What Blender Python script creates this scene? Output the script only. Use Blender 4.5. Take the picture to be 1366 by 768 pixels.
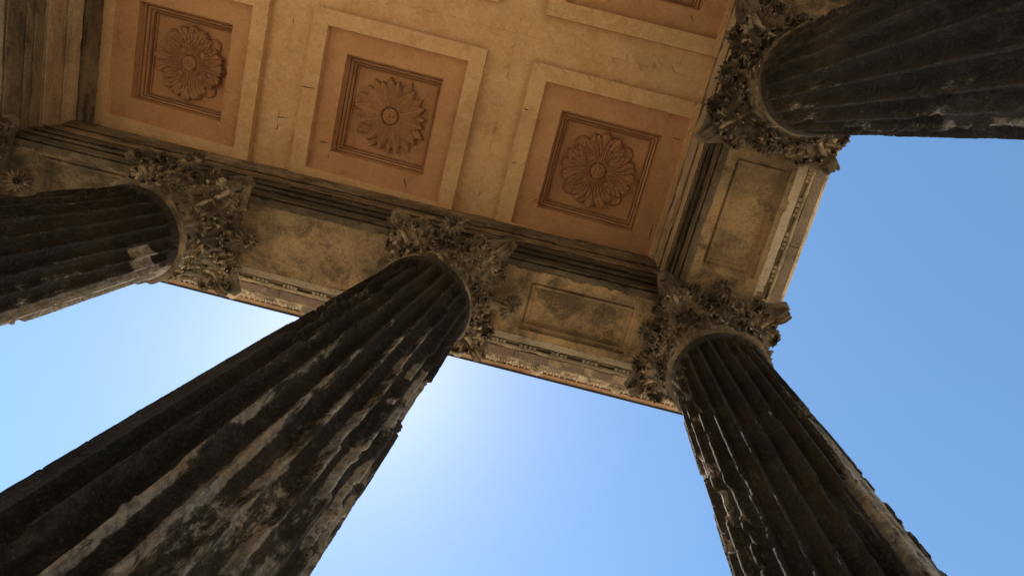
import bpy, math, random
import numpy as np
from mathutils import Matrix, Vector
for _o in list(bpy.data.objects): bpy.data.objects.remove(_o)
SC = bpy.context.scene
COL = SC.collection
PI = math.pi

# ------------------------------------------------------------------ camera
EYE = 1.60
cam_d = bpy.data.cameras.new("camera")
cam = bpy.data.objects.new("camera", cam_d); COL.objects.link(cam)
cam_d.sensor_width = 36.0
cam_d.lens = 36.0 * 847.76 / 1366.0
cam_d.clip_start = 0.05; cam_d.clip_end = 2000
_ax = ((-0.96237, 0.24476, 0.11807), (0.26596, 0.93754, 0.22423), (-0.05581, 0.24719, -0.96736))
cam.matrix_world = Matrix(((_ax[0][0], _ax[1][0], _ax[2][0], 1.4858),
                           (_ax[0][1], _ax[1][1], _ax[2][1], 1.5826),
                           (_ax[0][2], _ax[1][2], _ax[2][2], EYE), (0, 0, 0, 1)))
SC.camera = cam

# ------------------------------------------------------------------ light
SUN = Vector((0.2560, -0.3720, 0.8920)).normalized()      # towards the sun
el = math.asin(SUN.z); az = math.atan2(SUN.x, SUN.y)
w = bpy.data.worlds.new("World"); SC.world = w; w.use_nodes = True
nt = w.node_tree; nt.nodes.clear()
sky = nt.nodes.new("ShaderNodeTexSky"); sky.sky_type = 'NISHITA'; sky.sun_disc = False
sky.sun_elevation = el; sky.sun_rotation = az
sky.altitude = 50; sky.air_density = 1.15; sky.dust_density = 0.24; sky.ozone_density = 0.7
bg = nt.nodes.new("ShaderNodeBackground"); bg.inputs[1].default_value = 0.15
ow = nt.nodes.new("ShaderNodeOutputWorld")
hs = nt.nodes.new('ShaderNodeHueSaturation'); hs.inputs['Saturation'].default_value = 1.15; hs.inputs['Hue'].default_value = .494
nt.links.new(sky.outputs[0], hs.inputs['Color']); nt.links.new(hs.outputs[0], bg.inputs[0]); nt.links.new(bg.outputs[0], ow.inputs[0])
sun_d = bpy.data.lights.new("sun", 'SUN'); sun_d.energy = 4.8; sun_d.angle = math.radians(0.53)
sun_d.color = (1.0, 0.93, 0.82)
sun = bpy.data.objects.new("sun", sun_d); COL.objects.link(sun)
sun.rotation_euler = SUN.to_track_quat('Z', 'Y').to_euler(); sun.location = (0, -10, 20)
SC.view_settings.view_transform = 'Standard'; SC.view_settings.look = 'None'
SC.view_settings.gamma = 1.0; SC.view_settings.exposure = 0.55
SC.render.film_transparent = False
SC.cycles.max_bounces = 10; SC.cycles.diffuse_bounces = 7; SC.cycles.glossy_bounces = 2
SC.cycles.use_denoising = True

# ------------------------------------------------------------------ measures (metres, floor = 0)
H = 5.76 + EYE            # underside of the architrave
NECK = 4.984 + EYE        # top of the shafts
CZ = H + 1.092            # underside of the coffer frames
K = 0.0292; CX = 1.4858   # the front row runs very slightly askew to the ceiling
def fy(x, y): return y - K * (x - CX)

# ------------------------------------------------------------------ noise
_rs = np.random.RandomState(7)
_L = _rs.rand(48, 48, 48).astype(np.float32)
def vnoise(P):
    P = np.asarray(P, dtype=np.float64)
    i = np.floor(P).astype(int); f = P - i; f = f * f * (3 - 2 * f)
    a = i % 48; b = (i + 1) % 48
    x0, y0, z0 = a[..., 0], a[..., 1], a[..., 2]; x1, y1, z1 = b[..., 0], b[..., 1], b[..., 2]
    fx, fyy, fz = f[..., 0], f[..., 1], f[..., 2]
    c00 = _L[x0, y0, z0] * (1 - fx) + _L[x1, y0, z0] * fx
    c10 = _L[x0, y1, z0] * (1 - fx) + _L[x1, y1, z0] * fx
    c01 = _L[x0, y0, z1] * (1 - fx) + _L[x1, y0, z1] * fx
    c11 = _L[x0, y1, z1] * (1 - fx) + _L[x1, y1, z1] * fx
    return (c00 * (1 - fyy) + c10 * fyy) * (1 - fz) + (c01 * (1 - fyy) + c11 * fyy) * fz
def fbm(P, s, octv=4, off=0.0, gain=0.5):
    P = np.asarray(P, dtype=np.float64) * s + off
    t = 0; a = 1.0; n = 0
    for k in range(octv):
        t = t + a * vnoise(P); n += a; a *= gain; P = P * 2.03 + 11.7
    return t / n                                     # 0..1, mean .5
def sstep(a, b, x):
    t = np.clip((x - a) / (b - a), 0, 1); return t * t * (3 - 2 * t)
def grid_faces(nu, nv, wrap=False, off=0):
    """nu rows, nv columns -> quads"""
    m = nv if wrap else nv - 1
    i, j = np.meshgrid(np.arange(nu - 1), np.arange(m), indexing='ij')
    j2 = (j + 1) % nv
    return (np.stack([i * nv + j, i * nv + j2, (i + 1) * nv + j2, (i + 1) * nv + j], -1).reshape(-1, 4) + off)

def mesh(name, V, F, mat=None, smooth=True, attr=None):
    V = np.asarray(V, dtype=np.float32).reshape(-1, 3)
    me = bpy.data.meshes.new(name)
    if isinstance(F, np.ndarray):
        n = len(F); k = F.shape[1]
        me.vertices.add(len(V)); me.vertices.foreach_set("co", V.ravel())
        me.loops.add(n * k); me.loops.foreach_set("vertex_index", F.astype(np.int32).ravel())
        me.polygons.add(n); me.polygons.foreach_set("loop_start", np.arange(0, n * k, k, dtype=np.int32))
        me.update(calc_edges=True)
    else:
        me.from_pydata(V.tolist(), [], F); me.update()
    me.polygons.foreach_set("use_smooth", np.full(len(me.polygons), smooth))
    if attr:
        for an, av in attr.items():
            a = me.attributes.new(an, 'FLOAT', 'POINT'); a.data.foreach_set("value", np.asarray(av, dtype=np.float32).ravel())
    if mat: me.materials.append(mat)
    return me
def link(name, me, parent=None, loc=None, rot=None, scale=None, kind=None, label=None):
    o = bpy.data.objects.new(name, me); COL.objects.link(o)
    if parent is not None: o.parent = parent
    if loc is not None: o.location = loc
    if rot is not None: o.rotation_euler = rot
    if scale is not None: o.scale = scale
    if kind: o["kind"] = kind
    if label: o["label"] = label
    return o
def thing(name, label, cat, loc=(0, 0, 0), group=None):
    o = bpy.data.objects.new(name, None); COL.objects.link(o); o.location = loc
    o["label"] = label; o["category"] = cat; o["kind"] = "thing"; o.empty_display_size = .3
    if group: o["group"] = group
    return o
class Parts:
    """several small shapes joined in one mesh"""
    def __init__(s): s.V = []; s.F = []; s.n = 0
    def add(s, V, F):
        V = np.asarray(V, dtype=float).reshape(-1, 3); s.V.append(V)
        s.F += [[int(i) + s.n for i in f] for f in F]; s.n += len(V)
    def box(s, x0, x1, y0, y1, z0, z1, jit=0):
        V = np.array([[x, y, z] for z in (z0, z1) for y in (y0, y1) for x in (x0, x1)], float)
        if jit: V += _rs.uniform(-jit, jit, V.shape)
        s.add(V, [(0, 2, 3, 1), (4, 5, 7, 6), (0, 1, 5, 4), (2, 6, 7, 3), (0, 4, 6, 2), (1, 3, 7, 5)])
    def me(s, name, mat, smooth=False): return mesh(name, np.concatenate(s.V), s.F, mat, smooth)

# ------------------------------------------------------------------ materials
class NT:
    def __init__(s, name, rough=0.9):
        s.m = bpy.data.materials.new(name); s.m.use_nodes = True; s.t = s.m.node_tree
        s.b = s.t.nodes["Principled BSDF"]; s.b.inputs["Roughness"].default_value = rough
        s.b.inputs["Specular IOR Level"].default_value = 0.25
        s.co = s.t.nodes.new("ShaderNodeTexCoord").outputs["Object"]
        g = s.t.nodes.new("ShaderNodeNewGeometry"); s.wp = g.outputs["Position"]
    def map(s, v, sc=(1, 1, 1), loc=(0, 0, 0)):
        n = s.t.nodes.new("ShaderNodeMapping"); n.inputs["Scale"].default_value = sc; n.inputs["Location"].default_value = loc
        s.t.links.new(v, n.inputs[0]); return n.outputs[0]
    def noise(s, v, scale, detail=6, rough=.6, dist=0):
        n = s.t.nodes.new("ShaderNodeTexNoise"); n.inputs["Scale"].default_value = scale
        n.inputs["Detail"].default_value = detail; n.inputs["Roughness"].default_value = rough
        n.inputs["Distortion"].default_value = dist
        s.t.links.new(v, n.inputs["Vector"]); return n.outputs["Fac"]
    def voro(s, v, scale, feat='F1'):
        n = s.t.nodes.new("ShaderNodeTexVoronoi"); n.inputs["Scale"].default_value = scale; n.feature = feat
        s.t.links.new(v, n.inputs["Vector"]); return n.outputs["Distance"]
    def ramp(s, f, lo, hi, a=0.0, b=1.0):
        n = s.t.nodes.new("ShaderNodeMapRange"); n.interpolation_type = 'SMOOTHSTEP'
        for k, x in zip(("From Min", "From Max", "To Min", "To Max"), (lo, hi, a, b)): n.inputs[k].default_value = x
        s.t.links.new(f, n.inputs["Value"]); return n.outputs[0]
    def mix(s, f, a, b, mode='MIX'):
        n = s.t.nodes.new("ShaderNodeMix"); n.data_type = 'RGBA'; n.blend_type = mode
        for k, x in ((0, f), (6, a), (7, b)):
            if isinstance(x, (int, float)): n.inputs[k].default_value = x
            elif isinstance(x, tuple): n.inputs[k].default_value = (*x, 1)
            else: s.t.links.new(x, n.inputs[k])
        return n.outputs[2]
    def math(s, op, a, b=0.0):
        n = s.t.nodes.new("ShaderNodeMath"); n.operation = op
        for k, x in ((0, a), (1, b)):
            if isinstance(x, (int, float)): n.inputs[k].default_value = x
            else: s.t.links.new(x, n.inputs[k])
        return n.outputs[0]
    def attr(s, name):
        n = s.t.nodes.new("ShaderNodeAttribute"); n.attribute_name = name; return n.outputs["Fac"]
    def color(s, c): s.t.links.new(c, s.b.inputs["Base Color"])
    def bump(s, f, strength=.5, dist=.01):
        n = s.t.nodes.new("ShaderNodeBump"); n.inputs["Strength"].default_value = strength
        n.inputs["Distance"].default_value = dist
        s.t.links.new(f, n.inputs["Height"]); s.t.links.new(n.outputs[0], s.b.inputs["Normal"])

def mat_crust(name, dark=(.020, .014, .009), brown=(.050, .032, .017), light=(.48, .39, .29), gain=0.0, warm=(.46, .31, .17), stretch=.35):
    """soot-blackened limestone; attribute 'wear' bares the pale stone and adds painted sunlight"""
    n = NT(name, .88)
    p = n.wp; ps = n.map(p, (1, 1, stretch))
    c = n.mix(n.ramp(n.noise(ps, 3.2, 6, .6), .36, .66), dark, brown)
    c = n.mix(n.ramp(n.noise(p, 14, 5, .65), .5, .75, 0, .55), c, (.11, .085, .06))
    c = n.mix(n.ramp(n.noise(ps, 5, 4, .6), .58, .72, 0, .6), c, (.035, .034, .018))
    lt = n.mix(n.ramp(n.noise(p, 4.5, 5), .42, .66), light, warm)
    lt = n.mix(n.ramp(n.noise(p, 22, 8, .75), .42, .62, 0, .8), lt, (.16, .125, .09))
    lt = n.mix(n.ramp(n.noise(n.map(p, loc=(2, 2, 9)), 7, 6, .7), .5, .68, 0, .7), lt, (.24, .17, .10))
    wv = n.math('ADD', n.attr("wear_and_sun"), gain)
    f = n.math('ADD', wv, n.math('MULTIPLY', n.math('SUBTRACT', n.noise(ps, 24, 12, .85), .5), 2.6))
    c = n.mix(n.ramp(f, .22, .52, 0, .5), c, (.10, .07, .042))
    f = n.ramp(f, .46, .70)
    sp = n.noise(n.map(p, loc=(7, 7, 1)), 62, 6, .85)
    c = n.mix(n.ramp(sp, .52, .66, 0, .7), c, (.15, .115, .075)); c = n.mix(n.ramp(sp, .46, .34, 0, .8), c, (.008, .006, .005))
    lt = n.mix(n.ramp(sp, .48, .36, 0, .75), lt, (.09, .065, .045)); lt = n.mix(n.ramp(sp, .55, .66, 0, .6), lt, (.6, .5, .38))
    n.color(n.mix(f, c, lt))
    h = n.math('ADD', n.noise(ps, 38, 8, .7), n.math('MULTIPLY', f, -.25))
    n.bump(h, 1.0, .022)
    return n.m
def mat_stone(name, base, alt, grime, gs=.5, gthr=(.45, .7), fine=.4, pits=True, str3=None):
    n = NT(name, .9); p = n.wp
    if str3: p = n.map(p, str3)
    c = n.mix(n.ramp(n.noise(p, 2.1, 6, .6), .35, .65), base, alt)
    c = n.mix(n.ramp(n.noise(p, 3.4, 8, .7, .4), gthr[0], gthr[1], 0, gs), c, grime)
    c = n.mix(n.ramp(n.noise(p, 22, 6, .7), .5, .72, 0, fine), c, tuple(x * .45 for x in base))
    c = n.mix(n.ramp(n.noise(n.map(p, loc=(5, 3, 1)), 34, 6, .75), .6, .74, 0, .45), c, tuple(min(1, x * 1.7 + .05) for x in base))
    sp = n.noise(n.map(n.wp, loc=(7, 7, 1)), 55, 6, .85)
    c = n.mix(n.ramp(sp, .47, .35, 0, .7), c, tuple(x * .3 for x in base)); c = n.mix(n.ramp(sp, .54, .66, 0, .5), c, tuple(min(.8, x * 1.7 + .03) for x in alt))
    n.color(c)
    n.bump(n.noise(p, 40, 10, .75), .9, .014)
    return n.m

M_shaft = mat_crust("sooty_shaft")
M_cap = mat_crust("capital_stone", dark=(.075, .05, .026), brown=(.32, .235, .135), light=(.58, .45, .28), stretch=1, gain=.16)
M_sunlit = mat_crust("sunlit_capital_stone", dark=(.12, .085, .045), brown=(.42, .32, .18), light=(.72, .58, .36), stretch=1, gain=.42, warm=(.66, .44, .2))  # capital stone with warm sunlight put into the colour
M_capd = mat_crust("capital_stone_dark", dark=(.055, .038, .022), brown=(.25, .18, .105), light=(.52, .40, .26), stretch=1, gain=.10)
M_ring = mat_stone("ring_stone", (.12, .09, .06), (.2, .155, .11), (.035, .027, .018), .8)
M_soffit = mat_stone("soffit_stone", (.19, .135, .07), (.37, .24, .115), (.05, .037, .02), .8, (.44, .66))
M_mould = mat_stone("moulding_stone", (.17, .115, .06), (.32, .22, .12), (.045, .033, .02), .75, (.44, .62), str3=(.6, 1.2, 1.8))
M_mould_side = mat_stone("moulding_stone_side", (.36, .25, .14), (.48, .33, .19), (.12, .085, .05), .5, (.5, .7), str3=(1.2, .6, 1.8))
M_mould_low = mat_stone("dark_moulding_stone", (.085, .062, .035), (.15, .11, .062), (.03, .022, .014), .7, (.42, .62), str3=(.7, .7, 1.8))  # lower course, darker than the fascia above it
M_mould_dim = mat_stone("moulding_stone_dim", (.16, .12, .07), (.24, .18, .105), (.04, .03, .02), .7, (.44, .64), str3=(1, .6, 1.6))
M_strip = mat_stone("wall_strip_stone", (.15, .108, .065), (.32, .24, .15), (.05, .035, .02), .8, (.45, .6), str3=(.6, .6, 1.4))
M_dim = mat_stone("grimy_stone", (.13, .095, .05), (.22, .155, .082), (.035, .027, .018), .8, (.4, .62))
M_corn = mat_stone("cornice_stone", (.56, .44, .30), (.68, .54, .38), (.16, .12, .085), .75, (.46, .6))
M_corona = mat_stone("corona_stone", (.17, .12, .085), (.23, .165, .115), (.50, .36, .21), .65, (.52, .66))
M_orange = mat_stone("ochre_edge", (.42, .25, .14), (.55, .36, .22), (.2, .1, .06), .5)
M_metal = NT("edge_metal", .6).m; M_metal.node_tree.nodes["Principled BSDF"].inputs["Base Color"].default_value = (.02, .017, .015, 1)

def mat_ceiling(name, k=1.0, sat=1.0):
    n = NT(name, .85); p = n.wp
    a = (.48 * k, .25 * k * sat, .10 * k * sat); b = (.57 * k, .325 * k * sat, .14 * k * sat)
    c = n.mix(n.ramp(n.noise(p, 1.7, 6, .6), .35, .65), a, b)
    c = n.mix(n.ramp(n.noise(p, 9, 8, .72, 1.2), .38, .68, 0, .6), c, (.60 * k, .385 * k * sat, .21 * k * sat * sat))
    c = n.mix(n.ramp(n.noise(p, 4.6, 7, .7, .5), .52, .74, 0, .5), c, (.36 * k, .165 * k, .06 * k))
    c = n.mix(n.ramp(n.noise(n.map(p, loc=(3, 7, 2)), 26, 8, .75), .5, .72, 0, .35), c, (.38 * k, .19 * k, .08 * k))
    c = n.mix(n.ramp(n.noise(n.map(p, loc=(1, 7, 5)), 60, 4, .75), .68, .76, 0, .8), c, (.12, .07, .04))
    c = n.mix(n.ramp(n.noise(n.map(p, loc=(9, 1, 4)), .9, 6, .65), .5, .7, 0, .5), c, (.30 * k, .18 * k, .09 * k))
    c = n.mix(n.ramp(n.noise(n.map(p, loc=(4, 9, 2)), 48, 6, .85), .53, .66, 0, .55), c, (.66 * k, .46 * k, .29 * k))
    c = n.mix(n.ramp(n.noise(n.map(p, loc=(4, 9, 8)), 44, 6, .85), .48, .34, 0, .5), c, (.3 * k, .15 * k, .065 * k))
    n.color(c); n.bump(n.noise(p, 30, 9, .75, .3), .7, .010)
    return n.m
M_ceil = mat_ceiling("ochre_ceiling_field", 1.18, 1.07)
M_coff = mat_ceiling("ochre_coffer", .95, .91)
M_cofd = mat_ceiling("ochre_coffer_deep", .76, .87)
M_floor = mat_stone("floor_stone", (.52, .40, .26), (.6, .47, .32), (.3, .25, .19), .5)
M_plaza = mat_stone("plaza_stone", (.50, .39, .26), (.57, .45, .31), (.33, .28, .22), .4)
M_wall = mat_stone("wall_stone", (.3, .23, .16), (.38, .3, .2), (.1, .08, .06), .6)

# ------------------------------------------------------------------ columns
def make_shaft(cx, cy, r0, e, q, seed, opt):
    rng = np.random.RandomState(seed)
    nfl = 24; per = opt.get('per', 16); nt_ = nfl * per
    zt = NECK - .022; zb = .48
    zs = np.concatenate([np.linspace(zt, EYE + .6, opt.get('nz', 400)), np.linspace(EYE + .55, zb, 24)])
    th = np.arange(nt_) / nt_ * 2 * PI + rng.rand() * .2
    Z, T = np.meshgrid(zs, th, indexing='ij')
    h = np.minimum(NECK - Z, 4.2)
    R = r0 + e * h + q * h * h + np.maximum(NECK - Z - 4.2, 0) * .004
    a = (np.arange(nt_) % per) / per                      # 0..1 in the flute
    s = np.clip(np.abs(a - .5) / .415, 0, 1)                # arris fillet where s = 1
    cup = np.sqrt(1 - s * s) ** .85
    fl = (np.arange(nt_) // per)
    depth = opt.get('depth', .060) * np.ones_like(Z)
    # rounded flute tops under the neck
    top = zt - .085
    dz = (top - Z) / .045
    cupz = np.where(dz < 1, np.clip(1 - (1 - np.clip(dz, 0, 1)) ** 2, 0, 1) ** .5, 1)
    g = cup[None, :] * cupz * (s[None, :] < 1)
    g = np.where((dz < 1) & (s[None, :] > cupz), 0, g)
    P = np.stack([cx + R * np.cos(T), cy + R * np.sin(T), Z], -1)
    wear_and_sun = np.zeros_like(Z)
    # broken arrises
    Ps = P * np.array([1, 1, .45])
    n1 = fbm(Ps, 5.5, 5, seed * 3.1); n2 = fbm(Ps, 22, 4, seed * 1.7, .6); n3 = fbm(P, 1.3, 3, seed * 5.3); n4 = fbm(P, 60, 3, seed)
    chip = sstep(.50, .60, n1 + (n2 - .5) * .5 + opt.get('chip', 0) + (n3 - .5) * .9)
    arr = np.exp(-((1 - s[None, :]) / .33) ** 2)
    cut = arr * chip * (.014 + .024 * n2)
    wear_and_sun += arr * chip * opt.get('wchip', .25) + (arr - .40) * opt.get('warr', .28) * sstep(.38, .56, n1) * (.35 + .65 * sstep(6.2, 5.0, Z))
    # large spalls where fluting is lost
    mask = opt['mask'](T, Z, P) if 'mask' in opt else 0
    sp = sstep(.56, .66, fbm(Ps, 2.6, 5, seed * 7.7 + 3) + mask + (n2 - .5) * .22)
    disp = -depth * g - cut + (n2 - .5) * .006 + (n4 - .5) * .004
    rough = -.016 - .026 * (fbm(Ps, 9, 5, seed + 50, .62) - .35) + (n4 - .5) * .012
    k = opt.get('spall', .8)
    disp = disp * (1 - sp * k) + rough * sp * k
    wear_and_sun += sp * opt.get('wspall', .3)
    # flutes filled by reeds or mortar below some height
    for (f0, f1, zf, amt, wr) in opt.get('fills', ()):
        m = ((fl >= f0) & (fl <= f1))[None, :]
        zz = zf + .10 * np.sin(fl * 2.4 + 1)[None, :]
        rr = sstep(0, .03, zz - Z - .03 * (2 * a[None, :] - 1) ** 2) * m
        disp = disp * (1 - rr * amt) + (-.010 + .012 * cup[None, :]) * rr * amt
        wear_and_sun += rr * wr * (s[None, :] < .99)
    for (t0, t1, z0, z1, wr) in opt.get('patches', ()):
        m = sstep(0, .03, Z - z0 + (n2 - .5) * .12) * sstep(0, .03, z1 - Z + (n2 - .5) * .12) * (np.cos(T - (t0 + t1) / 2) > math.cos((t1 - t0) / 2))
        wear_and_sun += m * wr * .75; disp += m * .004
    wear_and_sun += opt.get('wbase', 0) + (n3 - .5) * opt.get('wlow', .5)
    if 'wfun' in opt: wear_and_sun += opt['wfun'](T, Z, P)
    # drum joints
    for zj in (NECK - 1.65 - .2 * rng.rand(), NECK - 3.4 - .2 * rng.rand()):
        disp -= .010 * np.exp(-((Z - zj - .006 * (n1 - .5)) / .006) ** 2)
    nk = sstep(zt - .055, zt - .02, Z)
    RR = R + disp * (1 - .7 * nk) + .012 * nk
    V = np.stack([RR * np.cos(T), RR * np.sin(T), Z], -1)
    return mesh("shaft", V, grid_faces(len(zs), nt_, True)[:, ::-1], M_shaft, True, {"wear_and_sun": wear_and_sun})

def lathe(prof, n=64, jit=0.0, seed=1):
    prof = np.array(prof, float); t = np.arange(n) / n * 2 * PI
    R, T = np.meshgrid(prof[:, 0], t, indexing='ij'); Z = np.repeat(prof[:, 1][:, None], n, 1)
    P = np.stack([R * np.cos(T), R * np.sin(T), Z], -1)
    if jit:
        d = (fbm(P, 14, 4, seed) - .5) * jit
        P[..., 0] += d * np.cos(T); P[..., 1] += d * np.sin(T)
    return P.reshape(-1, 3), grid_faces(len(prof), n, True)[:, ::-1]

BELL = [(.0, .355), (.12, .35), (.35, .36), (.5, .385), (.62, .43), (.69, .47)]
def bell_r(z): return np.interp(z, [b[0] for b in BELL], [b[1] for b in BELL])

def shell(Pf, N, thick):
    """closed sheet from a front grid and its normals"""
    nu, nv = Pf.shape[:2]
    Pb = Pf - N * thick[..., None]
    V = np.concatenate([Pf.reshape(-1, 3), Pb.reshape(-1, 3)])
    F = grid_faces(nu, nv); Fb = grid_faces(nu, nv, off=nu * nv)[:, ::-1]
    o = nu * nv; E = []
    for i in range(nu - 1):
        a, b = i * nv, (i + 1) * nv; E.append((b, a, a + o, b + o))
        a, b = i * nv + nv - 1, (i + 1) * nv + nv - 1; E.append((a, b, b + o, a + o))
    for j in range(nv - 1):
        a, b = j, j + 1; E.append((a, b, b + o, a + o))
        a, b = (nu - 1) * nv + j, (nu - 1) * nv + j + 1; E.append((b, a, a + o, b + o))
    return V, np.concatenate([F, Fb, np.array(E)])
def normals(P):
    du = np.gradient(P, axis=0); dv = np.gradient(P, axis=1)
    n = np.cross(dv, du); n /= (np.linalg.norm(n, axis=-1, keepdims=True) + 1e-9); return n

def leaf_mesh(h, wid, curl, lean, seed, r_add=.012, z0=.0, broken=0.0, outward=0.0, lobes=4):
    nu, nv = 84, 41
    u = np.linspace(0, 1, nu)[:, None] * np.ones((1, nv)); v = np.ones((nu, 1)) * np.linspace(-1, 1, nv)[None, :]
    av = np.abs(v)
    W = wid * .5 * (.62 + .5 * np.sin(PI * np.clip(u * .95 + .08, 0, 1)) ** .8)
    W = W * np.where(u > .70, np.sqrt(np.clip(1 - ((u - .70) / .315) ** 2.2, 0.02, 1)), 1)
    ph = u * lobes
    lob = np.abs(np.sin(PI * ph)) ** .7; fine = np.abs(np.sin(PI * ph * 3)) ** .8
    edge = .50 + .32 * lob + .24 * fine
    n_e = fbm(np.stack([u * 9, v * 0 + np.sign(v), u * 0], -1), 1.0, 3, seed) - .5
    edge = edge + .25 * n_e * broken
    X = v * W * (1 - (1 - edge) * av ** 1.3)
    uu = u + .10 * av ** 1.6 * np.sin(PI * u)
    uu = np.clip(uu - broken * .10, 0, 1)
    # path
    uc = .66; rho = curl
    zz = np.where(uu < uc, h * .9 * uu / uc, h * .9 + rho * np.sin((uu - uc) / (1 - uc) * PI * 1.18))
    zl = np.minimum(zz + z0, .69)
    rl = bell_r(np.clip(zl, 0, .69)) + r_add + lean * np.clip(uu / uc, 0, 1) ** 2 + outward * np.clip(uu, 0, 1) ** 1.5
    rb = bell_r(min(h * .9 + z0, .69)) + r_add + lean + outward * np.clip(uu, 0, 1) ** 1.5
    r = np.where(uu < uc, rl, rb + rho - rho * np.cos((uu - uc) / (1 - uc) * PI * 1.18))
    # relief
    veins = -np.cos(2 * PI * (ph * 3.0 - 1.5 * av))
    cupv = (av ** 2) * .030 * (1 - .4 * u)
    rib = .014 * np.exp(-(v / .10) ** 2) - .010 * np.exp(-((av - .2) / .07) ** 2)
    lobp = .012 * np.cos(2 * PI * (ph - .5 - .75 * av)) * sstep(.15, .6, av)
    pit = -.040 * np.exp(-(((ph + .02 - .5 * 0) % 1 - .5) / .5) ** 2 * 0) * 0
    pu = (ph - .9 * av + .45) % 1 - .5
    pit = -.040 * np.exp(-(pu / .13) ** 2) * np.exp(-((av - .52) / .10) ** 2)
    rel = .25 * cupv + rib * 1.1 + lobp * .9 + .0085 * veins * sstep(.12, .4, av) + pit * 1.2
    ang = X / np.maximum(r, .2)
    base = np.stack([r * np.cos(ang), r * np.sin(ang), zz + z0], -1)
    N = normals(base)
    if (N[nu // 4, nv // 2, 0]) < 0: N = -N
    er = (fbm(base, 24, 4, seed * 2.1) - .5) * .012 + (fbm(base, 80, 3, seed * 1.3) - .5) * .007
    P = base + N * (rel + er)[..., None]
    V, F = shell(P, N, np.full(u.shape, .020))
    if N[nu // 4, nv // 2, 0] > 0 and np.cross(np.gradient(base, axis=1), np.gradient(base, axis=0))[nu // 4, nv // 2, 0] > 0: pass
    wr = 26 * rel - .1 + .45 * sstep(.6, 1, u) + (fbm(P, 4.5, 4, seed * 9.1) - .5) * 2.2 - .02  # paler on ridges and tips, darker in the pits
    return mesh("leaf", V, F, None, True, {"wear_and_sun": np.concatenate([wr.ravel(), wr.ravel() - .3])})

def ribbon(path, wdir, wid, th, seed):
    """path n x 3, wdir n x 3 (unit width direction); a channelled band"""
    n = len(path); t = np.gradient(path, axis=0); t /= np.linalg.norm(t, axis=1, keepdims=True)
    nr = np.cross(t, wdir); nr /= np.linalg.norm(nr, axis=1, keepdims=True)
    cs = np.array([(-.5, -.5), (-.5, .5), (-.36, .62), (-.26, .3), (0, .12), (.26, .3), (.36, .62), (.5, .5), (.5, -.5), (0, -.6)])
    tp = np.linspace(1, .55, n)[:, None]
    P = path[:, None, :] + wdir[:, None, :] * (cs[None, :, 0] * wid * tp)[..., None] + nr[:, None, :] * (cs[None, :, 1] * th * tp)[..., None]
    P += ((fbm(P, 26, 4, seed) - .5) * .040)[..., None] * nr[:, None, :]
    F = grid_faces(n, len(cs), True)
    F = [list(f) for f in F] + [list(range(len(cs)))[::-1], [(n - 1) * len(cs) + k for k in range(len(cs))]]
    return P.reshape(-1, 3), F

def volute_mesh(seed, rc, zc, R0, turns, r_start, z_start, wid, th, off, merge):
    """a stem rising from the bell to a spiral; lies in the x-z plane, pushed sideways by off at its root"""
    a = np.linspace(PI / 2, PI / 2 - turns * 2 * PI, 46)
    rad = R0 * np.linspace(1, .12, 46)
    sp = np.stack([rc + rad * np.cos(a), np.zeros(46), zc + rad * np.sin(a)], 1)
    s = np.linspace(0, 1, 16)[:-1]
    p0 = np.array([r_start, 0, z_start]); p3 = sp[0]; p1 = p0 + [.02, 0, .15]; p2 = p3 - [.14, 0, -.0]
    st = ((1 - s) ** 3)[:, None] * p0 + (3 * s * (1 - s) ** 2)[:, None] * p1 + (3 * s * s * (1 - s))[:, None] * p2 + (s ** 3)[:, None] * p3
    P = np.concatenate([st, sp]); n = len(P)
    P[:, 1] += off * np.clip(1 - np.linspace(0, 1, n) * 3.2, 0, 1) + merge
    wd = np.tile(np.array([0, 1.0, 0]), (n, 1))
    V, F = ribbon(P, wd, wid, th, seed)
    wr = (fbm(V, 9, 3, seed * 4.0) - .5) * 1.2 + .1
    return mesh("volute", V, F, None, True, {"wear_and_sun": wr})

def fleuron_mesh(seed, rad=.125):
    """flower of the abacus: ring of notched petals round a curled heart; faces +x"""
    nr, na = 16, 132
    q = np.linspace(0, 1, nr)[:, None] * np.ones((1, na)); t = np.ones((nr, 1)) * (np.arange(na) / na * 2 * PI)[None, :]
    pet = 1 - np.abs(np.sin(t * 7)); out = rad * (.74 + .34 * pet)
    out *= 1 + .25 * (fbm(np.stack([np.cos(t), np.sin(t), 0 * t], -1), 2.2, 3, seed) - .5)
    r = q * out
    hgt = .022 * np.sin(PI * np.clip(q * 1.1, 0, 1)) + .020 * (pet - .4) * sstep(.45, .8, q) - .02 * sstep(.9, 1.0, q)
    hgt += .035 * np.exp(-((q - .33) / .07) ** 2) * (.6 + .4 * np.cos(t - 2)) - .03 * np.exp(-((q - .2) / .07) ** 2) + .03 * np.exp(-(q / .09) ** 2)
    P = np.stack([hgt, r * np.cos(t), r * np.sin(t)], -1)
    P[..., 0] += (fbm(P, 45, 3, seed) - .5) * .016
    Pb = P.copy(); Pb[..., 0] = -.012 - .035 * np.cos(q * PI / 2)
    n = nr * na
    V = np.concatenate([P.reshape(-1, 3), Pb.reshape(-1, 3)])
    F = np.concatenate([grid_faces(nr, na, True), grid_faces(nr, na, True, n)[:, ::-1]])
    j = np.arange(na); j2 = (j + 1) % na; o = (nr - 1) * na
    F = np.concatenate([F, np.stack([o + j, o + j2, n + o + j2, n + o + j], 1)])
    # stalk back to the bell
    sv, sf = [], []
    wr = (fbm(V, 12, 3, seed * 1.9) - .5) * .9 + .25
    return mesh("fleuron", V, F, None, True, {"wear_and_sun": wr})

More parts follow.
